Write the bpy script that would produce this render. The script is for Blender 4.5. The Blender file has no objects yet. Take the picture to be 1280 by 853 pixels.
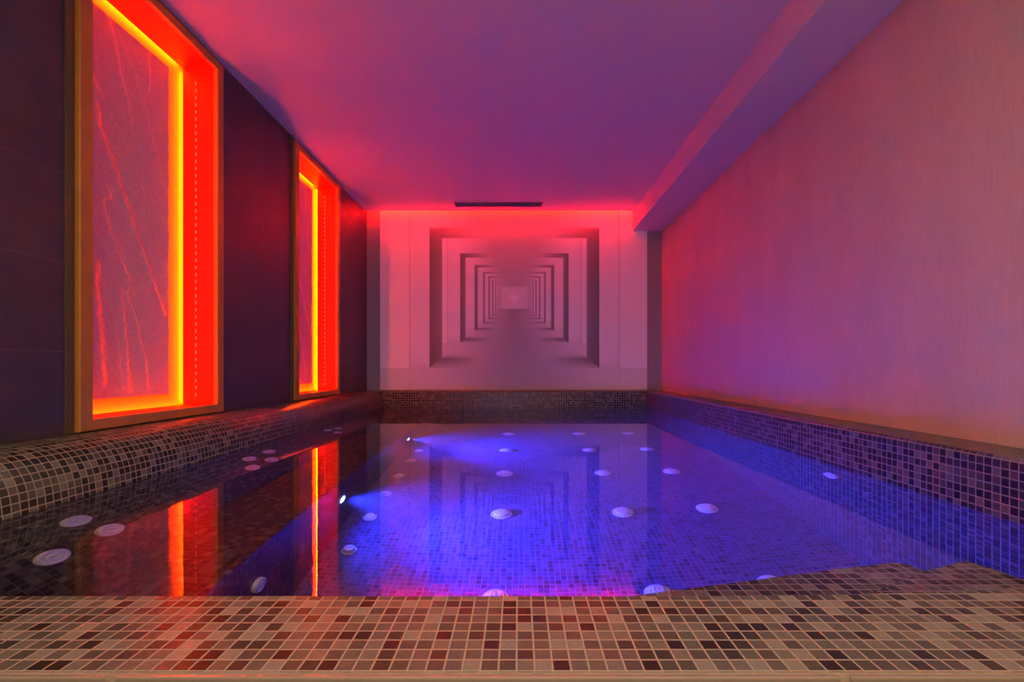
import bpy, bmesh, math, random
import numpy as np
from mathutils import Vector, Matrix
random.seed(7)
rng = np.random.default_rng(11)
sc = bpy.context.scene
COL = sc.collection
PI = math.pi

# ------------------------------------------------------------------ room measures (metres, water level = 0)
XL, XR = -1.66, 1.568            # side walls
YB, YF = 5.30, -2.20             # far wall, wall behind the viewpoint
CEIL, SOFF, SOFX = 2.126, 1.924, 1.25
YCE = 5.225                      # the ceiling stops short of the far wall: light slot
CURB = 0.175
POOLX, POOLF, POOLB = 1.37, 0.886, 5.18
DEPTH = -1.06
BENX, SEAT = -0.85, -0.50
BK = 0.55                        # slope of the reclined bench back

# ------------------------------------------------------------------ object helpers
def tag(o, label=None, cat=None, group=None, kind=None):
    if label: o['label'] = label
    if cat: o['category'] = cat
    if group: o['group'] = group
    if kind: o['kind'] = kind
    return o

def obj(name, bm, mats, parent=None, smooth=False):
    me = bpy.data.meshes.new(name)
    bm.normal_update()
    if smooth:
        for f in bm.faces: f.smooth = True
    bm.to_mesh(me); bm.free()
    for m in (mats if isinstance(mats, (list, tuple)) else [mats]): me.materials.append(m)
    o = bpy.data.objects.new(name, me); COL.objects.link(o)
    if parent: o.parent = parent
    return o

def empty(name, loc):
    o = bpy.data.objects.new(name, None); o.empty_display_size = .05
    o.location = loc; COL.objects.link(o); return o

def struct(name, bm, m, label, cat, smooth=False):
    return tag(obj(name, bm, m, None, smooth), label, cat, None, 'structure')

def box(bm, x0, x1, y0, y1, z0, z1, mat=0, bevel=0):
    uvl = bm.loops.layers.uv.verify()
    V = [bm.verts.new(p) for p in ((x0,y0,z0),(x1,y0,z0),(x1,y1,z0),(x0,y1,z0),(x0,y0,z1),(x1,y0,z1),(x1,y1,z1),(x0,y1,z1))]
    fs = []
    for q in ((0,3,2,1),(4,5,6,7),(0,1,5,4),(1,2,6,5),(2,3,7,6),(3,0,4,7)):
        f = bm.faces.new([V[i] for i in q]); f.material_index = mat; fs.append(f)
    if bevel:
        bmesh.ops.bevel(bm, geom=list({e for f in fs for e in f.edges}), offset=bevel, segments=2, affect='EDGES', profile=.5)
    else:
        boxuv(fs, uvl)
    return fs

def boxuv(fs, uvl):
    for f in fs:
        f.normal_update(); n = f.normal; a = max(range(3), key=lambda i: abs(n[i]))
        for l in f.loops:
            c = l.vert.co
            l[uvl].uv = (c.y, c.z) if a == 0 else ((c.x, c.z) if a == 1 else (c.x, c.y))

def sweep(bm, prof, axis, s0, s1, u0=0.0, cap=True, step=None):
    """closed profile [(a,z)] pushed along an axis; the surface is unrolled into UV metres"""
    uvl = bm.loops.layers.uv.verify()
    n = len(prof)
    def P(p, s): return (p[0], s, p[1]) if axis == 'y' else (s, p[0], p[1])
    A = [bm.verts.new(P(p, s0)) for p in prof]; B = [bm.verts.new(P(p, s1)) for p in prof]
    u = u0
    for i in range(n):
        j = (i+1) % n
        L = math.hypot(prof[j][0]-prof[i][0], prof[j][1]-prof[i][1])
        f = bm.faces.new((A[i], A[j], B[j], B[i]))
        for l, uv in zip(f.loops, ((s0,u),(s0,u+L),(s1,u+L),(s1,u))): l[uvl].uv = uv
        u += L
    if cap:
        bm.faces.new(A[::-1]); bm.faces.new(B)
    bmesh.ops.recalc_face_normals(bm, faces=bm.faces[:])

def lathe(bm, prof, seg=28, mat=0):
    rings = []
    for r, z in prof:
        if r < 1e-6: rings.append([bm.verts.new((0,0,z))])
        else: rings.append([bm.verts.new((r*math.cos(2*PI*k/seg), r*math.sin(2*PI*k/seg), z)) for k in range(seg)])
    for a, b in zip(rings, rings[1:]):
        for k in range(seg):
            k2 = (k+1) % seg
            q = [a[0]] if len(a) == 1 else [a[k], a[k2]]
            q += [b[0]] if len(b) == 1 else [b[k2], b[k]]
            if len(q) > 2:
                f = bm.faces.new(q); f.material_index = mat; f.smooth = True

def arc(cx, cz, r, a0, a1, n=6):
    return [(cx+r*math.cos(math.radians(a0+(a1-a0)*i/n)), cz+r*math.sin(math.radians(a0+(a1-a0)*i/n))) for i in range(n+1)]

# ------------------------------------------------------------------ material helpers
class NT:
    def __init__(s, name):
        s.m = bpy.data.materials.new(name); s.m.use_nodes = True
        s.t = s.m.node_tree; s.t.nodes.clear()
    def n(s, typ, **kw):
        nd = s.t.nodes.new(typ)
        ins = kw.pop('ins', {})
        for k, v in kw.items(): setattr(nd, k, v)
        for k, v in ins.items():
            i = nd.inputs[k]
            if isinstance(v, bpy.types.NodeSocket): s.t.links.new(v, i)
            else: i.default_value = v
        return nd
    def math(s, op, a, b=None, c=None, clamp=False):
        nd = s.t.nodes.new('ShaderNodeMath'); nd.operation = op; nd.use_clamp = clamp
        for i, v in enumerate((a, b, c)):
            if v is None: continue
            if isinstance(v, bpy.types.NodeSocket): s.t.links.new(v, nd.inputs[i])
            else: nd.inputs[i].default_value = v
        return nd.outputs[0]
    def mix(s, f, a, b):
        nd = s.t.nodes.new('ShaderNodeMix'); nd.data_type = 'RGBA'
        for i, v in ((0, f), (6, a), (7, b)):
            if isinstance(v, bpy.types.NodeSocket): s.t.links.new(v, nd.inputs[i])
            else: nd.inputs[i].default_value = v if i == 0 else (*v, 1)
        return nd.outputs[2]
    def ramp(s, f, stops, interp='LINEAR'):
        nd = s.t.nodes.new('ShaderNodeValToRGB'); nd.color_ramp.interpolation = interp
        e = nd.color_ramp.elements
        while len(e) < len(stops): e.new(.5)
        for el, (p, c) in zip(e, stops): el.position = p; el.color = (*c, 1)
        s.t.links.new(f, nd.inputs[0]); return nd.outputs[0]
    def out(s, sh):
        o = s.t.nodes.new('ShaderNodeOutputMaterial'); s.t.links.new(sh, o.inputs[0]); return s.m

def srgb(r, g, b):
    f = lambda c: (c/255/12.92) if c <= 10 else ((c/255+.055)/1.055)**2.4
    return (f(r), f(g), f(b))

def plain(name, col, rough=.5, metal=0, noise=0, nscale=20, bump=0, bscale=60, spec=.5):
    t = NT(name)
    co = t.n('ShaderNodeTexCoord').outputs['Object']
    c = (*col, 1)
    b = t.n('ShaderNodeBsdfPrincipled', ins={'Base Color': c, 'Roughness': rough, 'Metallic': metal, 'Specular IOR Level': spec})
    if noise:
        nz = t.n('ShaderNodeTexNoise', ins={'Vector': co, 'Scale': nscale, 'Detail': 5.})
        t.t.links.new(t.mix(nz.outputs[0], tuple(x*(1-noise) for x in col), tuple(min(1, x*(1+noise)) for x in col)), b.inputs['Base Color'])
    if bump:
        nz = t.n('ShaderNodeTexNoise', ins={'Vector': co, 'Scale': bscale, 'Detail': 4.})
        bp = t.n('ShaderNodeBump', ins={'Strength': bump, 'Distance': .002, 'Height': nz.outputs[0]})
        t.t.links.new(bp.outputs[0], b.inputs['Normal'])
    return t.out(b.outputs[0])

def mosaic(name, pitch, stops, grout, gw=.07, rough=.28, off=(0, 0), tilt=.5, mottled=.25, spec=.5):
    t = NT(name)
    uv = t.n('ShaderNodeUVMap').outputs[0]
    mp = t.n('ShaderNodeMapping', ins={'Vector': uv, 'Location': (off[0], off[1], 0), 'Scale': (1/pitch, 1/pitch, 1)})
    sp = t.n('ShaderNodeSeparateXYZ', ins={0: mp.outputs[0]})
    fx, fy = t.math('FRACT', sp.outputs[0]), t.math('FRACT', sp.outputs[1])
    cell = t.n('ShaderNodeVectorMath', operation='FLOOR', ins={0: mp.outputs[0]})
    wn = t.n('ShaderNodeTexWhiteNoise', noise_dimensions='2D', ins={'Vector': cell.outputs[0]})
    ex = t.math('MINIMUM', fx, t.math('SUBTRACT', 1.0, fx)); ey = t.math('MINIMUM', fy, t.math('SUBTRACT', 1.0, fy))
    e = t.math('MINIMUM', ex, ey)
    mask = t.n('ShaderNodeMapRange', interpolation_type='SMOOTHSTEP', ins={0: e, 1: gw*.75, 2: gw*1.35, 3: 0., 4: 1.}).outputs[0]
    col = t.ramp(wn.outputs[0], stops, 'CONSTANT')
    nz = t.n('ShaderNodeTexNoise', ins={'Vector': mp.outputs[0], 'Scale': 2.7, 'Detail': 6., 'Roughness': .75})
    k = t.n('ShaderNodeMapRange', ins={0: nz.outputs[0], 1: .25, 2: .75, 3: 1-mottled, 4: 1+mottled}).outputs[0]
    colm = t.n('ShaderNodeVectorMath', operation='SCALE', ins={0: col, 'Scale': k}).outputs[0]
    c = t.mix(mask, grout, colm)
    # every tile sits at its own slight tilt
    sc3 = t.n('ShaderNodeSeparateColor', ins={0: wn.outputs[1]})
    tx = t.math('MULTIPLY', t.math('SUBTRACT', sc3.outputs[0], .5), t.math('SUBTRACT', fx, .5))
    ty = t.math('MULTIPLY', t.math('SUBTRACT', sc3.outputs[1], .5), t.math('SUBTRACT', fy, .5))
    h = t.math('ADD', t.math('MULTIPLY', mask, 1.0), t.math('MULTIPLY', t.math('ADD', tx, ty), tilt))
    h = t.math('ADD', h, t.math('MULTIPLY', nz.outputs[0], .12))
    bp = t.n('ShaderNodeBump', ins={'Strength': .6, 'Distance': .0018, 'Height': h})
    rg = t.math('SUBTRACT', .75, t.math('MULTIPLY', mask, .75-rough))
    b = t.n('ShaderNodeBsdfPrincipled', ins={'Base Color': c, 'Roughness': rg, 'Specular IOR Level': spec, 'Normal': bp.outputs[0]})
    return t.out(b.outputs[0])

TILES = [(0, (.026, .021, .016)), (.12, (.048, .042, .032)), (.28, (.082, .075, .060)), (.50, (.120, .110, .088)), (.74, (.165, .150, .120)), (.90, (.235, .215, .172))]
COVET = [(0, (.016, .012, .011)), (.42, (.035, .027, .024)), (.64, (.075, .060, .050)), (.85, (.13, .11, .09))]
GROUT = (.40, .33, .25)
m_cop = mosaic('coping_mosaic', .0251, TILES, GROUT, gw=.055, rough=.28, off=(.10, -26.45), tilt=.7, spec=.32)
m_mos = mosaic('pool_mosaic', .025, COVET, (.30, .245, .20), gw=.06, rough=.3, tilt=.8)
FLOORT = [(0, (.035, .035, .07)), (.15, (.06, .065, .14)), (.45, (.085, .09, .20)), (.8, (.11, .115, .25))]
m_mos_shade = mosaic('shaded_pool_mosaic', .025, COVET, (.085, .075, .06), gw=.06, rough=.3, tilt=.8)  # same tiles as pool_mosaic, grout darkened to paint in the underwater shade
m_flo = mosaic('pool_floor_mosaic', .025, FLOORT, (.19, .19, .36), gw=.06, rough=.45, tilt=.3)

def slate():
    t = NT('slate_tile')
    co = t.n('ShaderNodeTexCoord').outputs['Object']
    sp = t.n('ShaderNodeSeparateXYZ', ins={0: co})
    v = t.math('DIVIDE', t.math('SUBTRACT', sp.outputs[2], .485-.325*2), .325)
    row = t.math('FLOOR', v)
    u = t.math('ADD', t.math('DIVIDE', t.math('SUBTRACT', sp.outputs[1], .55), 1.3), t.math('MULTIPLY', row, .5))
    def edge(f, wdt):
        fr = t.math('FRACT', f)
        return t.math('LESS_THAN', t.math('MINIMUM', fr, t.math('SUBTRACT', 1., fr)), wdt)
    g = t.math('MAXIMUM', edge(v, .0042), edge(u, .0011))
    nz = t.n('ShaderNodeTexNoise', ins={'Vector': co, 'Scale': 3.5, 'Detail': 8., 'Roughness': .65})
    nf = t.n('ShaderNodeTexNoise', ins={'Vector': co, 'Scale': 55., 'Detail': 5.})
    c = t.mix(nz.outputs[0], (.030, .026, .030), (.085, .072, .078))
    c = t.mix(g, c, (.11, .095, .10))
    h = t.math('SUBTRACT', t.math('ADD', t.math('MULTIPLY', nz.outputs[0], 2.), t.math('MULTIPLY', nf.outputs[0], .5)), g)
    bp = t.n('ShaderNodeBump', ins={'Strength': .5, 'Distance': .003, 'Height': h})
    b = t.n('ShaderNodeBsdfPrincipled', ins={'Base Color': c, 'Roughness': .5, 'Normal': bp.outputs[0]})
    return t.out(b.outputs[0])
m_slate = slate()

def linen():
    t = NT('woven_wallpaper')
    co = t.n('ShaderNodeTexCoord').outputs['Object']
    def nz(scale, detail=3.):
        mp = t.n('ShaderNodeMapping', ins={'Vector': co, 'Scale': scale})
        return t.n('ShaderNodeTexNoise', ins={'Vector': mp.outputs[0], 'Scale': 1., 'Detail': detail}).outputs[0]
    a, b2, c2 = nz((60, 260, 9), 3.), nz((9, 14, 260), 3.), nz((2, 5, 1.2), 4.)
    s = t.math('ADD', t.math('ADD', t.math('MULTIPLY', a, .5), t.math('MULTIPLY', b2, .3)), t.math('MULTIPLY', c2, .35))
    c = t.ramp(s, [(.38, (.50, .36, .31)), (.75, (.66, .50, .44))])
    bp = t.n('ShaderNodeBump', ins={'Strength': .3, 'Distance': .002, 'Height': s})
    b = t.n('ShaderNodeBsdfPrincipled', ins={'Base Color': c, 'Roughness': .75, 'Specular IOR Level': .3, 'Normal': bp.outputs[0]})
    return t.out(b.outputs[0])
m_linen = linen()
m_ceil = plain('ceiling_paint', (.64, .58, .66), .7, noise=.03, nscale=4, bump=.1, bscale=140)
m_grey = plain('grey_wall_paint', (.30, .29, .30), .8, noise=.04, bump=.15)
m_wood = plain('orange_brown_wood', (.48, .20, .03), .45, noise=.25, nscale=9, bump=.15, bscale=40)
m_lining = plain('red_brown_lining', (.62, .014, .002), .5, noise=.1, nscale=8)
m_olive = plain('olive_metal_trim', (.14, .11, .04), .4, metal=.3, noise=.1)
m_back = plain('amber_board', (.85, .40, .06), .6, noise=.02)
m_white = plain('white_board', (.86, .84, .82), .6, noise=.02)
m_plast = plain('white_plastic', (.82, .82, .82), .35, noise=.02)
m_steel = plain('brushed_steel', (.6, .6, .6), .3, metal=1, noise=.05)
m_dark = plain('dark_slot', (.02, .018, .02), .6, noise=.1)
m_vent = plain('grille_grey', (.10, .09, .09), .55, noise=.1)
m_stone = plain('beige_mortar', (.34, .28, .20), .7, noise=.3, nscale=60, bump=.5, bscale=220)
m_deck = plain('deck_stone', (.34, .30, .25), .6, noise=.15, nscale=12, bump=.2)
m_edge = plain('pale_metal_edge', (.75, .68, .55), .3, metal=.8, noise=.05)
m_room = plain('cream_paint', (.62, .55, .47), .8, noise=.03)

def emit(name, col, s):
    t = NT(name)
    return t.out(t.n('ShaderNodeEmission', ins={'Color': (*col, 1), 'Strength': s}).outputs[0])
RED = (1.0, .050, .0)
SLOT = (1.0, .002, .0)
m_led = emit('red_led_niche', RED, 140)
m_slot = emit('red_led_slot', SLOT, 400)
m_lens = emit('blue_lamp_lens', (.25, .42, 1.0), 60)

def dots():
    t = NT('led_dot_tape')
    co = t.n('ShaderNodeTexCoord').outputs['Object']
    sp = t.n('ShaderNodeSeparateXYZ', ins={0: co})
    fr = t.math('FRACT', t.math('MULTIPLY', sp.outputs[2], 26.))
    on = t.math('LESS_THAN', t.math('ABSOLUTE', t.math('SUBTRACT', fr, .5)), .24)
    b = t.n('ShaderNodeBsdfPrincipled', ins={'Base Color': (.62, .02, .01, 1), 'Roughness': .4})
    e = t.n('ShaderNodeEmission', ins={'Color': (1, .07, .04, 1), 'Strength': 1.5})
    mx = t.n('ShaderNodeMixShader', ins={0: on, 1: b.outputs[0], 2: e.outputs[0]})
    return t.out(mx.outputs[0])
m_dots = dots()

def panelmat():
    t = NT('veined_resin_panel')
    at = t.n('ShaderNodeAttribute', attribute_name='vein').outputs['Fac']
    co = t.n('ShaderNodeTexCoord').outputs['Object']
    nz = t.n('ShaderNodeTexNoise', ins={'Vector': co, 'Scale': 70., 'Detail': 8., 'Roughness': .8})
    c = t.ramp(nz.outputs[0], [(.3, (.40, .35, .33)), (.7, (.70, .60, .56))])
    c = t.mix(t.math('MULTIPLY', at, .7, clamp=True), c, (.85, .72, .6))
    bp = t.n('ShaderNodeBump', ins={'Strength': .8, 'Distance': .004, 'Height': nz.outputs[0]})
    d = t.n('ShaderNodeBsdfPrincipled', ins={'Base Color': c, 'Roughness': .4, 'Normal': bp.outputs[0]})
    tr = t.n('ShaderNodeBsdfTranslucent', ins={'Color': (.9, .75, .6, 1)})
    f = t.math('ADD', .05, t.math('MULTIPLY', at, .75), clamp=True)
    mx = t.n('ShaderNodeMixShader', ins={0: f, 1: d.outputs[0], 2: tr.outputs[0]})
    return t.out(mx.outputs[0])
m_panel = panelmat()

def printmat():
    t = NT('printed_corridor')
    at = t.n('ShaderNodeAttribute', attribute_name='print').outputs['Color']
    b = t.n('ShaderNodeBsdfPrincipled', ins={'Base Color': at, 'Roughness': .55, 'Specular IOR Level': .3})
    return t.out(b.outputs[0])
m_print = printmat()

def watermat():
    t = NT('pool_water')
    co = t.n('ShaderNodeTexCoord').outputs['Object']
    nz = t.n('ShaderNodeTexNoise', ins={'Vector': co, 'Scale': 5., 'Detail': 2.})
    bp = t.n('ShaderNodeBump', ins={'Strength': .035, 'Distance': .01, 'Height': nz.outputs[0]})
    g = t.n('ShaderNodeBsdfGlass', ins={'Color': (1, 1, 1, 1), 'Roughness': 0., 'IOR': 1.33, 'Normal': bp.outputs[0]})
    v = t.n('ShaderNodeVolumeScatter', ins={'Color': (.8, .9, 1, 1), 'Density': .06, 'Anisotropy': .2})
    mm = t.out(g.outputs[0]); t.t.links.new(v.outputs[0], [n for n in t.t.nodes if n.type == 'OUTPUT_MATERIAL'][0].inputs['Volume'])
    return mm
m_water = watermat()

# ------------------------------------------------------------------ room shell
NY = [(1.806, 2.690), (3.561, 4.445)]           # outer frame of each niche along y
NZ0, NZ1 = .184, 2.100
bm = bmesh.new()
T = .26
cuts = [YF] + [v for a, b in NY for v in (a+.012, b-.012)] + [YB]
for i in range(len(cuts)-1):
    if i % 2 == 0: box(bm, XL-T, XL, cuts[i], cuts[i+1], -.3, CEIL+.2)
    else:
        box(bm, XL-T, XL, cuts[i], cuts[i+1], -.3, NZ0+.012)
        box(bm, XL-T, XL, cuts[i], cuts[i+1], NZ1-.012, CEIL+.2)
struct('wall_left', bm, m_slate, 'dark slate tiled wall on the left with two lit niches', 'wall')
bm = bmesh.new(); box(bm, XR, XR+.12, YF, YB+.12, -.3, CEIL+.2)
struct('wall_right', bm, m_linen, 'pinkish woven wallpaper wall on the right', 'wall')
bm = bmesh.new(); box(bm, XL-T, XR, YB, YB+.12, -.3, CEIL+.2)
struct('wall_back', bm, m_grey, 'grey painted far wall behind the corridor mural', 'wall')
bm = bmesh.new(); box(bm, XL-T, XR+.12, YF-.12, YF, -.3, CEIL+.2)
struct('wall_front', bm, m_room, 'cream wall behind the viewpoint', 'wall')
bm = bmesh.new()
box(bm, XL, XR, YF, YCE, CEIL, CEIL+.02)
box(bm, XL, XR, YF, YB, CEIL+.16, CEIL+.2)
struct('ceiling', bm, m_ceil, 'smooth pale ceiling over the pool ending in a light slot', 'ceiling')
bm = bmesh.new(); box(bm, SOFX, XR, YF, YB, SOFF, CEIL+.16)
struct('soffit', bm, m_ceil, 'boxed pale soffit running along the top of the right wall', 'soffit')
bm = bmesh.new(); box(bm, XL, XR, YF, .644, -.30, .004)
struct('floor', bm, m_deck, 'stone deck in front of the pool', 'floor')

# pool basin -----------------------------------------------------------------
prof = [(XR, CURB)] + arc(POOLX+.016, CURB-.016, .016, 90, 180, 5) + [(POOLX, DEPTH-.05), (XR, DEPTH-.05)]
bm = bmesh.new(); sweep(bm, prof, 'y', .60, YB)
struct('pool_curb_right', bm, m_mos, 'mosaic tiled pool wall and raised curb under the wallpaper', 'pool curb')
prof = [(YB, CURB)] + arc(POOLB+.016, CURB-.016, .016, 90, 180, 5) + [(POOLB, DEPTH-.05), (YB, DEPTH-.05)]
bm = bmesh.new(); sweep(bm, prof, 'x', XL, XR)
struct('pool_curb_back', bm, m_mos, 'mosaic tiled curb across the far end below the mural', 'pool curb')
def smoothprof(pts, n=6):
    out = []
    P = [Vector(p) for p in pts]
    for i in range(len(P)-1):
        p0, p1, p2, p3 = P[max(i-1, 0)], P[i], P[i+1], P[min(i+2, len(P)-1)]
        for k in range(n):
            t = k/n
            v = .5*((2*p1)+(-p0+p2)*t+(2*p0-5*p1+4*p2-p3)*t*t+(-p0+3*p1-3*p2+p3)*t**3)
            out.append((v.x, v.y))
    return out + [tuple(P[-1])]
cove = smoothprof([(XL, .178), (-1.60, .178), (-1.545, .172), (-1.495, .148), (-1.462, .105), (-1.445, .055), (-1.438, 0.0), (-1.425, -.04), (-1.44+BK*.5, -.5)])
bm = bmesh.new(); sweep(bm, cove + [(-1.165, DEPTH-.05), (XL, DEPTH-.05)], 'y', .60, YB, u0=.003)
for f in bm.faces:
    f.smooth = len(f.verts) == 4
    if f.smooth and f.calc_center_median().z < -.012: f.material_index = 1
struct('pool_curb_left', bm, [m_mos, m_mos_shade], 'rounded mosaic cove below the niches sloping into the water', 'pool curb')
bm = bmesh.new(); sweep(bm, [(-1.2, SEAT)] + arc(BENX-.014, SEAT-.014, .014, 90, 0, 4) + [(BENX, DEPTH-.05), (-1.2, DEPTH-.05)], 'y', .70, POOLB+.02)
struct('pool_bench', bm, m_mos_shade, 'submerged mosaic bench along the left side of the pool', 'bench')
bm = bmesh.new(); box(bm, XL, XR, .60, YB, DEPTH-.1, DEPTH)
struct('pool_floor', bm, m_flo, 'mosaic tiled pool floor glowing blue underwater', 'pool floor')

# front coping: flares back a little towards the right wall
bm = bmesh.new(); uvl = bm.loops.layers.uv.verify()
CT = .010
edge = [(XL, POOLF), (.35, POOLF), (.60, POOLF+.006), (.85, POOLF+.022), (1.10, POOLF+.052), (POOLX+.03, POOLF+.092)]
top = [bm.verts.new((x, y, CT)) for x, y in edge]; frn = [bm.verts.new((x, .663, CT)) for x, y in edge]
tb = [bm.verts.new((x, y, DEPTH-.05)) for x, y in edge]; fb = [bm.verts.new((x, .663, DEPTH-.05)) for x, y in edge]
for i in range(len(edge)-1):
    bm.faces.new((frn[i], frn[i+1], top[i+1], top[i]))
    bm.faces.new((top[i], top[i+1], tb[i+1], tb[i]))
    bm.faces.new((fb[i], fb[i+1], frn[i+1], frn[i]))
    bm.faces.new((tb[i], tb[i+1], fb[i+1], fb[i]))
bm.faces.new((frn[0], top[0], tb[0], fb[0])); bm.faces.new((fb[-1], tb[-1], top[-1], frn[-1]))
bmesh.ops.recalc_face_normals(bm, faces=bm.faces[:])
be = [e for e in bm.edges if all(v in set(top) for v in e.verts)]
bmesh.ops.bevel(bm, geom=be, offset=.006, segments=3, affect='EDGES', profile=.5)
boxuv(bm.faces[:], uvl)
struct('pool_coping', bm, m_cop, 'brown and beige mosaic coping across the front of the pool', 'coping')

# corner tread just under the water at the right end of the coping
bm = bmesh.new(); uvl = bm.loops.layers.uv.verify()
for pts, zt in (([(.20, .86), (.222, .945), (.45, 1.0), (.70, 1.062), (.853, 1.095), (.875, 1.082), (.90, .86)], -.045),
                ([(.55, .86), (.86, 1.03), (1.002, 1.085), (1.022, 1.04), (1.06, .86)], -.022)):
    a = [bm.verts.new((x, y, zt)) for x, y in pts]; b = [bm.verts.new((x, y, -.30)) for x, y in pts]
    bm.faces.new(a[::-1]); bm.faces.new(b)
    for i in range(len(pts)):
        j = (i+1) % len(pts); bm.faces.new((a[i], a[j], b[j], b[i]))
bmesh.ops.recalc_face_normals(bm, faces=bm.faces[:]); boxuv(bm.faces[:], uvl)
struct('pool_step', bm, m_cop, 'mosaic entry tread just under the water at the right front corner', 'step')

# mortar lip and pale metal edge profiles in front of the coping
bm = bmesh.new(); box(bm, XL, XR, .6532, .663, -.30, CT-.001)
struct('trim_1', bm, m_stone, 'rough beige mortar lip along the front of the coping', 'trim')
for k, (x0, x1) in enumerate(((-1.655, -.556), (-.541, .432), (.447, 1.563))):
    bm = bmesh.new(); box(bm, x0, x1, .6505, .6530, -.03, CT+.001, 1); box(bm, x0, x1, .6445, .6505, -.03, -.012, 0)
    struct('trim_%d' % (k+2), bm, [m_dark, m_edge], ['left', 'middle', 'right'][k]+' length of pale metal drain edge in front of the coping', 'trim')

# water: closed body whose sides and bottom sit inside the tiled basin
bm = bmesh.new(); box(bm, -1.50, POOLX+.008, POOLF-.02+.012, POOLB+.008, DEPTH-.02, 0.0)
tag(obj('pool_water', bm, m_water), 'still clear pool water mirroring the mural and red niches', 'water', None, 'stuff')

# ------------------------------------------------------------------ mural (a printed picture: a corridor of white piers)
PX, PY = 605/5.29, 605/5.29
def mural_colour(px, py):
    x0 = (px-643.0)/106.2; y0 = (372.5-py)/106.2
    FLO, CE, WO = -.825, .825, 1.24
    def trace(dx, dy, depth=0):
        shp = dx.shape
        c = np.full(shp, -1.0)
        n = 10
        ax = np.maximum(np.abs(dx), 1e-6)
        zfl = np.where(dy < -1e-6, FLO/np.minimum(dy, -1e-6), 1e9)
        for i in range(n):
            zf, zb = 1+.568*i, 1.175+.568*i
            fog = min(.62, .035*i)
            todo = c < 0
            # floor before this pier?
            hitf = todo & (zfl <= zf)
            # shade on the floor beside the pier just passed
            c = np.where(hitf, -2-zfl, c); todo = (c < 0) & (c > -2)
            X, Y = ax*zf, dy*zf
            face = todo & ((X >= 1) | (Y >= CE))
            v = .93 - .0*X
            v = np.where(np.abs(X-WO) < .010*zf**.3, .74, np.full(shp, v))
            v = np.where((X > WO), .95, v)
            v = np.where((Y >= CE) & (X < 1), .92-.20*np.clip((1-X)/.6, 0, 1), v)
            v = v - .10*np.exp(-np.maximum(Y-FLO, 0)/.06)*(X < WO)
            c = np.where(face, v*(1-fog)+.72*fog, c); todo = (c < 0) & (c > -2)
            side = todo & (ax*zb >= 1) & (1/ax >= zf)
            Ys = dy/ax
            vs = .46 + .10*np.clip((1/ax-zf)/(zb-zf), 0, 1) - .06*np.exp(-np.maximum(Ys-FLO, 0)/.25)
            und = todo & (dy*zb >= CE)
            zs, zu = np.where(side, 1/ax, 1e9), np.where(und, CE/np.maximum(dy, 1e-6), 1e9)
            floorhit = todo & (zfl <= zb) & (zfl < np.minimum(zs, zu))
            c = np.where(floorhit, -2-zfl, c); todo = (c < 0) & (c > -2)
            c = np.where(todo & side & (zs <= zu), vs*(1-fog)+.55*fog, c)
            xu = ax*zu
            vu = .50+.23*np.clip((1.02-xu)/.5, 0, 1)
            c = np.where(todo & und & (zu < zs), vu*(1-fog)+.6*fog, c)
        end = (c < 0) & (c > -2)
        r = np.exp(-(dx/.055)**2-(dy/.05)**2)
        c = np.where(end, .84+.10*r, c)
        fl = c <= -2
        if fl.any():
            z = -c-2; xf = ax*z
            ph = np.mod(z-1, .568)
            base = .86-.24*np.clip(1.1-xf, 0, 1)-.004*z
            near = np.exp(-((ph-.13)/.085)**2)*np.clip((xf-.45)/.5, 0, 1)*(xf < 1.0)
            base = base-.30*near
            far = np.clip((z-3)/9, 0, 1); base = base*(1-.25*far)
            if depth == 0:
                refl = trace(dx, -dy*1.0, 1)
                base = base*.72+.26*refl
            c = np.where(fl, base, c)
        return c
    v = np.clip(trace(x0, y0), .06, .97)
    return v
MX0, MX1, MZ0, MZ1 = (475-648)/PX, (809-648)/PX, .184, CEIL+.03
nx, nz_ = 501, 330
gx = np.linspace(MX0, MX1, nx); gz = np.linspace(MZ0, MZ1, nz_)
GX, GZ = np.meshgrid(gx, gz)
PXX = 648+GX*PX; PYY = 460-(GZ-.426)*PY
val = sum(mural_colour(PXX+a, PYY+b) for a in (-.22, .22) for b in (-.22, .22))/4
colr = np.stack([val**2.0*.98, val**2.0*.945, val**2.0*.955, np.ones_like(val)], -1)
def gridmesh(name, pts, nu, nv):
    me = bpy.data.meshes.new(name)
    idx = np.arange(nu*nv).reshape(nv, nu)
    q = np.stack([idx[:-1, :-1], idx[:-1, 1:], idx[1:, 1:], idx[1:, :-1]], -1).reshape(-1, 4)
    me.vertices.add(nu*nv); me.vertices.foreach_set('co', pts.reshape(-1).astype(np.float32))
    me.loops.add(q.size); me.loops.foreach_set('vertex_index', q.reshape(-1).astype(np.int32))
    me.polygons.add(len(q)); me.polygons.foreach_set('loop_start', np.arange(0, q.size, 4, dtype=np.int32))
    me.update(calc_edges=True)
    me.validate()
    return me
ori = Vector(((MX0+MX1)/2, YB-.006, MZ0))
me = gridmesh('print', np.stack([GX-ori.x, np.zeros_like(GX), GZ-ori.z], -1), nx, nz_)
a = me.attributes.new('print', 'FLOAT_COLOR', 'POINT'); a.data.foreach_set('color', colr.reshape(-1).astype(np.float32))
me.materials.append(m_print)
mur = empty('wall_mural', ori)
tag(mur, 'wide printed mural of a white pillared corridor on the far wall', 'mural')
pr = bpy.data.objects.new('print', me); COL.objects.link(pr); pr.parent = mur
bm = bmesh.new(); box(bm, MX0-ori.x, MX1-ori.x, .0006, .005, 0, MZ1-MZ0)
obj('backing_board', bm, m_white, mur)

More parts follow.
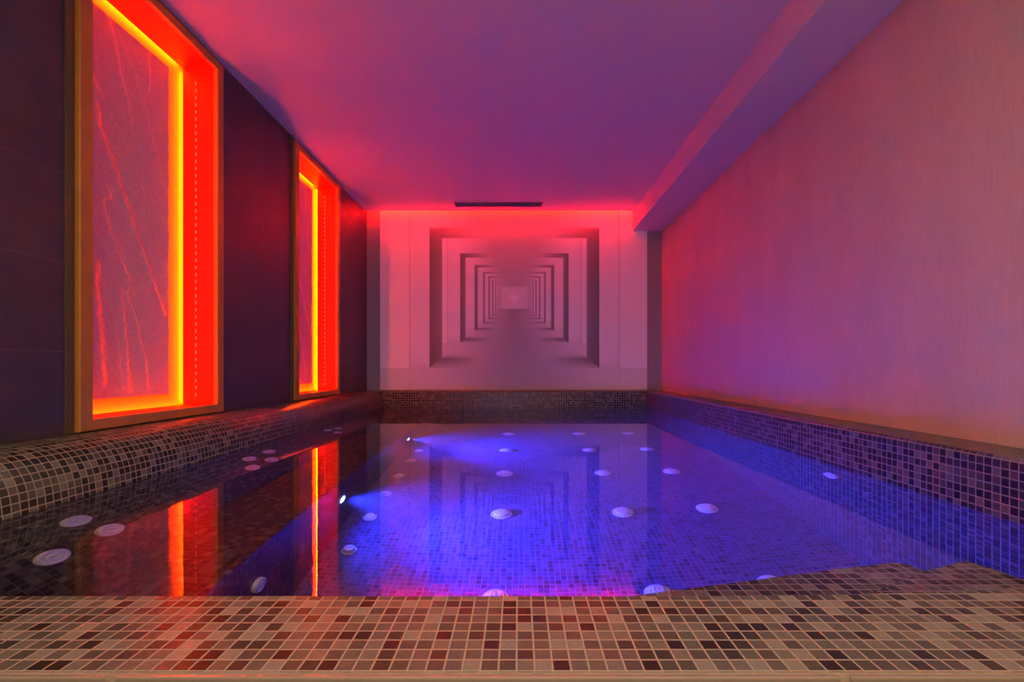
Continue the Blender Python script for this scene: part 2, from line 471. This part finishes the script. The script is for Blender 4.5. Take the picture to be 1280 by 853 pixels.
# ------------------------------------------------------------------ red light niches
def seg_dist(P, a, b):
    a, b = np.array(a), np.array(b); d = b-a
    t = np.clip(((P-a)@d)/(d@d), 0, 1)
    return np.linalg.norm(P-(a+t[..., None]*d), axis=-1)
VEINS = [  # polylines in the photo's frame, width, strength
 ([(121,127),(126,157),(142,205),(158,251),(173,297),(184,327),(196,362),(207,394)], .008, 1.0),
 ([(134,232),(140,248),(130,250),(138,287),(145,305),(153,324),(163,352),(165,357),(160,367),(171,400),(184,462),(185,486)], .006, .8),
 ([(128,8),(136,24),(141,36),(152,95),(161,128),(165,150),(165,157)], .006, .55),
 ([(137,139),(152,170),(170,210),(183,250),(200,310)], .003, .45),
 ([(186,68),(188,90),(186,116)], .006, .6),
 ([(123,328),(122,362),(126,400),(129,440),(131,480)], .009, 1.0),
 ([(152,362),(158,410),(160,450),(163,490)], .007, .9),
 ([(130,355),(142,390),(150,440),(154,487)], .003, .45),
 ([(150,42),(170,95),(190,165),(206,236)], .0035, .4),
 ([(118,98),(127,118)], .010, .5)]
def make_niche(y0):
    root = empty('wall_niche', (XL, y0, NZ0))
    W, H, FW, FP = .884, NZ1-NZ0, .055, .024
    iy0, iy1, iz0, iz1 = FW, W-FW, .043, H-.045
    # mitred frame standing proud of the wall
    bm = bmesh.new()
    fb = .012
    outer = [(0,0),(W,0),(W,H),(0,H)]; inner = [(iy0,iz0),(iy1,iz0),(iy1,iz1),(iy0,iz1)]
    ch = .004
    def ring(pts, x): return [bm.verts.new((x, y, z)) for y, z in pts]
    oc = [(ch,ch),(W-ch,ch),(W-ch,H-ch),(ch,H-ch)]
    R = [ring(outer, 0.0005), ring(outer, FP-ch), ring(oc, FP), ring(inner, FP), ring(inner, 0.0005)]
    for A, B in zip(R, R[1:]+R[:1]):
        for k in range(4):
            k2 = (k+1) % 4; bm.faces.new((A[k], A[k2], B[k2], B[k]))
    bmesh.ops.recalc_face_normals(bm, faces=bm.faces[:])
    obj('frame', bm, m_wood, root)
    # recess: four jambs that stop short of the back board, leaving a gap for hidden light
    bm = bmesh.new(); D = -.195; t = .010; G = -.165; c = .040
    box(bm, G, 0, iy0-t, iy0, iz0-t, iz1+t); box(bm, G, 0, iy1, iy1+t, iz0-t, iz1+t)
    box(bm, G, 0, iy0, iy1, iz0-t, iz0); box(bm, G, 0, iy0, iy1, iz1, iz1+t)
    obj('recess_lining', bm, m_lining, root)
    bm = bmesh.new(); box(bm, D-.012, D-.0005, iy0-c-.002, iy1+c+.002, iz0-.032, iz1+.034)
    obj('back_board', bm, m_back, root)
    # floating textured panel
    px_, pz0, pz1, py0, py1 = -.165, .105, H-.105, iy0+.108, .721
    nu, nv = 150, 330
    U, V = np.meshgrid(np.linspace(py0, py1, nu), np.linspace(pz0, pz1, nv))
    P = np.stack([U, V], -1); m = np.zeros_like(U)
    wob = .0022*np.sin(V*37+U*11)+.0016*np.sin(V*83)+.0022*np.sin(V*190+U*60)
    Pw = P+np.stack([wob, np.zeros_like(wob)], -1)
    Xp = abs(XL+px_)
    for line, w, s in VEINS:
        q = []
        for (x, y) in line:
            d = Xp*605/(648-x); q.append((d-1.806, .426+(460-y)*d/605-NZ0))
        for a_, b_ in zip(q, q[1:]):
            m = np.maximum(m, s*np.exp(-(seg_dist(Pw, a_, b_)/w)**2))
    front = np.stack([np.full_like(U, px_)+.003*m+.0012*np.sin(U*60+3*np.sin(V*9))*np.sin(V*23), U, V], -1)
    me = gridmesh('textured_panel', front, nu, nv)
    a = me.attributes.new('vein', 'FLOAT', 'POINT'); a.data.foreach_set('value', m.reshape(-1).astype(np.float32))
    bm = bmesh.new(); bm.from_mesh(me)
    edges = [e for e in bm.edges if e.is_boundary]
    r = bmesh.ops.extrude_edge_only(bm, edges=edges)
    for v in r['geom']:
        if isinstance(v, bmesh.types.BMVert): v.co.x = px_-.010
    bmesh.ops.recalc_face_normals(bm, faces=bm.faces[:])
    for f in bm.faces: f.smooth = True
    bm.to_mesh(me); bm.free(); me.materials.append(m_panel)
    o = bpy.data.objects.new('textured_panel', me); COL.objects.link(o); o.parent = root
    # led strips hidden in the gap behind the jambs
    for (a0, a1, b0, b1) in ((iy0, iy1, iz0-.031, iz0-.027), (iy0, iy1, iz1+.029, iz1+.033),
                             (iy1+c-.004, iy1+c, iz0, iz1), (iy0-c, iy0-c+.004, iz0, iz1)):
        bm = bmesh.new(); box(bm, -.188, -.168, a0, a1, b0, b1)
        obj('led_strip', bm, m_led, root)
    # dotted led tape up the middle of the far jamb
    bm = bmesh.new(); box(bm, -.099, -.091, iy1-.0025, iy1-.0003, iz0+.03, iz1-.06)
    obj('led_tape', bm, m_dots, root)
    return root
def copy_tree(o, parent=None):
    c = o.copy(); COL.objects.link(c)
    if parent: c.parent = parent
    for chd in [x for x in list(bpy.data.objects) if x.parent == o]: copy_tree(chd, c)
    return c
n1 = make_niche(NY[0][0])
tag(n1, 'nearer of the two red-lit wall niches, tall with a veined panel', 'wall niche', 'red-lit wall niches')
n2 = copy_tree(n1); n2.location.y = NY[1][0]
tag(n2, 'farther red-lit wall niche, beside the far end of the pool', 'wall niche', 'red-lit wall niches')
for k, (a, b) in enumerate(NY):
    bm = bmesh.new(); box(bm, XL+.0005, XL+.008, a-.036, a-.008, .182, CEIL, 0); box(bm, XL+.0005, XL+.002, a-.008, a, .182, CEIL, 1)
    struct('trim_%d' % (k+5), bm, [m_olive, m_dark], 'olive metal strip beside the near edge of the '+['nearer', 'farther'][k]+' niche', 'trim')

# ------------------------------------------------------------------ led slot at the end of the ceiling
ls = empty('led_strip_light', (0, YCE+.012, CEIL+.03))
tag(ls, 'thin red light strip in the ceiling slot above the mural', 'light strip')
bm = bmesh.new(); box(bm, XL+.03, SOFX-.02, -.0105, -.006, -.012, .022); obj('mounting_rail', bm, m_white, ls)
bm = bmesh.new(); box(bm, XL+.04, SOFX-.03, -.006, -.001, -.006, .008); obj('diffuser', bm, m_slot, ls)

# ------------------------------------------------------------------ ceiling slot vent
v = empty('ceiling_vent', (-.205, 5.03, CEIL-.006))
tag(v, 'narrow dark slot air vent in the ceiling before the mural', 'vent')
bm = bmesh.new()
for (a, b, c, d) in ((-.455, .455, -.062, -.052), (-.455, .455, .052, .062), (-.455, -.445, -.052, .052), (.445, .455, -.052, .052)): box(bm, a, b, c, d, 0, .006)
obj('frame', bm, m_vent, v)
for k in range(5):
    bm = bmesh.new(); y = -.042+k*.021
    q = [bm.verts.new(p) for p in ((-.445, y-.007, 0), (.445, y-.007, 0), (.445, y+.007, .0055), (-.445, y+.007, .0055))]
    bm.faces.new(q); bmesh.ops.solidify(bm, geom=bm.faces[:], thickness=.001)
    obj('slat', bm, m_dark, v)

# ------------------------------------------------------------------ jets
def make_floor_jet(r):
    bm = bmesh.new(); lathe(bm, [(0, 0), (r, 0), (r, .004), (r*.93, .008), (r*.80, .009), (r*.80, .004), (0, .004)])
    o = obj('floor_jet', bm, m_plast)
    bm = bmesh.new()
    lathe(bm, [(r*.78, .006), (r*.78, .014), (r*.72, .022), (r*.55, .030), (r*.52, .028), (r*.46, .033), (r*.25, .037), (r*.22, .034), (r*.16, .037), (0, .038)])
    obj('dome_cap', bm, m_plast, o)
    return o
def make_wall_jet(r):
    bm = bmesh.new()
    lathe(bm, [(r*.96, -.004), (r, .003), (r, .011), (r*.93, .016), (r*.72, .017), (r*.68, .010), (0, .009)])
    o = obj('hydro_jet', bm, m_plast)
    bm = bmesh.new(); lathe(bm, [(r*.5, .0095), (r*.5, .016), (r*.40, .0185), (r*.32, .0185), (r*.28, .012), (r*.18, .012), (r*.12, .017), (0, .018)])
    obj('nozzle', bm, m_plast, o)
    return o
def place(proto, first, loc, nrm, name, label, group):
    o = proto if first else copy_tree(proto)
    o.location = loc
    o.rotation_mode = 'QUATERNION'; o.rotation_quaternion = Vector((0, 0, 1)).rotation_difference(Vector(nrm))
    return tag(o, label, 'pool jet', group)
big = make_floor_jet(.055); first = True
rows = [(1.865, 'first row from the front coping'), (2.505, 'second row from the front coping'), (3.09, 'third row from the front coping'),
        (3.665, 'fourth row from the front coping'), (4.30, 'fifth row, farthest from the front coping')]
cols = [(-.088, 'left'), (.54, 'middle'), (.977, 'right')]
for y, rl in rows:
    for x, cl in cols:
        place(big, first, (x, y, DEPTH+.0005), (0, 0, 1), 'floor_jet', 'large white domed floor jet, %s column, %s' % (cl, rl), 'large domed jets on the pool floor'); first = False
small = make_floor_jet(.034); first = True
ys = [2.13, 2.43, 2.72, 3.02, 3.35, 3.62, 3.92]
ords = ['first, nearest the front coping', 'second from the front coping', 'third from the front coping', 'fourth from the front coping, middle one',
        'fifth from the front coping', 'sixth from the front coping', 'last, nearest the far end']
for y, ol in zip(ys, ords):
    place(small, first, (-.745, y, DEPTH+.0005), (0, 0, 1), 'floor_jet', 'small white floor jet along the bench foot, '+ol, 'small jets along the bench foot'); first = False
wj = make_wall_jet(.043); first = True
nb = Vector((1, 0, BK)).normalized()
def back_point(x, y):     # where the sight line bent at the water meets the reclined bench back
    F, H = 605, .426
    n = np.array([(x-648)/F, 1., -(y-460)/F]); n /= np.linalg.norm(n)
    s = H/-n[2]; p = n*s+np.array([0, 0, H]); hz = math.hypot(n[0], n[1]); sw = hz/1.33
    w = np.array([n[0]/hz*sw, n[1]/hz*sw, -math.sqrt(1-sw*sw)])
    s = (-1.44-p[0])/(w[0]+BK*w[2]); return p+w*s
BJ = [((93, 652), 'upper one of the three below the nearer niche'), ((135, 663), 'lower far one of the three below the nearer niche'),
      ((63, 697), 'lower near one of the three below the nearer niche'),
      ((310, 574), 'upper near one of the four between the niches'), ((335, 565), 'upper far one of the four between the niches'),
      ((314, 585), 'lower near one of the four between the niches'), ((338, 575), 'lower far one of the four between the niches'),
      ((409, 538), 'upper near one of the three below the farther niche'), ((422, 535.5), 'upper far one of the three below the farther niche'),
      ((421, 541), 'lower one of the three below the farther niche')]
for q, l in BJ:
    p = back_point(*q)
    place(wj, first, tuple(Vector(p)+nb*.001), nb, 'hydro_jet', 'round white back jet, '+l, 'back jets in the sloping left side'); first = False
place(wj, False, (POOLX-.001, 2.11, -.217), (-1, 0, 0), 'hydro_jet', 'single round jet in the right pool wall below the waterline', None)
small_wj = make_wall_jet(.033)
place(small_wj, True, (BENX+.001, 1.57, -.72), (1, 0, 0), 'hydro_jet', 'round jet low in the bench front, seen edge on near the coping', None)

# ------------------------------------------------------------------ underwater lamps
def make_lamp():
    root = empty('underwater_lamp', (BENX+.001, 2.306, -.74))
    bm = bmesh.new(); lathe(bm, [(.030, 0), (.052, .001), (.054, .006), (.048, .013), (.036, .014), (.034, .008)]); obj('bezel', bm, m_steel, root)
    bm = bmesh.new(); lathe(bm, [(.034, .006), (.030, .010), (.018, .0125), (0, .0135)]); obj('lens', bm, m_lens, root)
    root.rotation_mode = 'QUATERNION'; root.rotation_quaternion = Vector((0, 0, 1)).rotation_difference(Vector((1, 0, 0)))
    return root
l1 = make_lamp(); tag(l1, 'glowing blue lamp in the bench front, nearer one', 'underwater lamp', 'blue lamps in the bench front')
l2 = copy_tree(l1); l2.location.y = 3.69; tag(l2, 'glowing blue lamp in the bench front, farther one', 'underwater lamp', 'blue lamps in the bench front')
def spot(name, loc, aim, e, size, blend, col, r=.03):
    L = bpy.data.lights.new(name, 'SPOT'); L.energy = e; L.spot_size = math.radians(size); L.spot_blend = blend; L.color = col; L.shadow_soft_size = r
    o = bpy.data.objects.new(name, L); COL.objects.link(o); o.location = loc
    o.rotation_mode = 'QUATERNION'; o.rotation_quaternion = (Vector(aim)-Vector(loc)).to_track_quat('-Z', 'Y')
    return o
BLUE = (.025, .035, 1.0)
for k, y in enumerate((2.306, 3.69)):
    spot('lamp_beam', (BENX+.03, y, -.74), (1.3, y-.05, -.82), 560, 100, 1.0, BLUE)
    spot('lamp_spill', (BENX+.03, y, -.74), (.0, y, -1.25), 38, 120, .8, BLUE)

# ------------------------------------------------------------------ warm ceiling light and added fill behind the viewpoint
def area(name, loc, aim, e, sx, sy, col):
    L = bpy.data.lights.new(name, 'AREA'); L.shape = 'RECTANGLE'; L.size = sx; L.size_y = sy; L.energy = e; L.color = col
    o = bpy.data.objects.new(name, L); COL.objects.link(o); o.location = loc
    o.rotation_mode = 'QUATERNION'; o.rotation_quaternion = (Vector(aim)-Vector(loc)).to_track_quat('-Z', 'Y')
    return o
area('room_ceiling_light', (.1, -.55, CEIL-.01), (.1, -.55, 0), 56, 1.4, .7, (1, .73, .50))
area('rear_fill_light', (.0, YF+.02, 1.0), (.0, 0, 2.0), 33, 1.8, 1.9, (1, .66, .48))  # added warm fill in front of the closed rear wall, no doorway there

w = bpy.data.worlds.new('World'); sc.world = w; w.use_nodes = True
w.node_tree.nodes['Background'].inputs[0].default_value = (.02, .015, .02, 1)
w.node_tree.nodes['Background'].inputs[1].default_value = .2

# ------------------------------------------------------------------ camera
cam = bpy.data.cameras.new('Camera'); co = bpy.data.objects.new('Camera', cam); COL.objects.link(co)
co.location = (0, 0, .426); co.rotation_euler = (PI/2, 0, 0)
cam.sensor_width = 36; cam.lens = 605/1280*36
cam.shift_x = -8/1280; cam.shift_y = 33.5/1280
cam.clip_start = .02
sc.camera = co

sc.view_settings.view_transform = 'Standard'; sc.view_settings.look = 'None'
sc.view_settings.exposure = 0; sc.view_settings.gamma = 1; sc.view_settings.use_curve_mapping = False
cy = sc.cycles
cy.max_bounces = 14; cy.diffuse_bounces = 6; cy.glossy_bounces = 6; cy.transmission_bounces = 10; cy.transparent_max_bounces = 8
cy.caustics_reflective = True; cy.caustics_refractive = True; cy.blur_glossy = .3
cy.sample_clamp_indirect = 40; cy.use_denoising = True
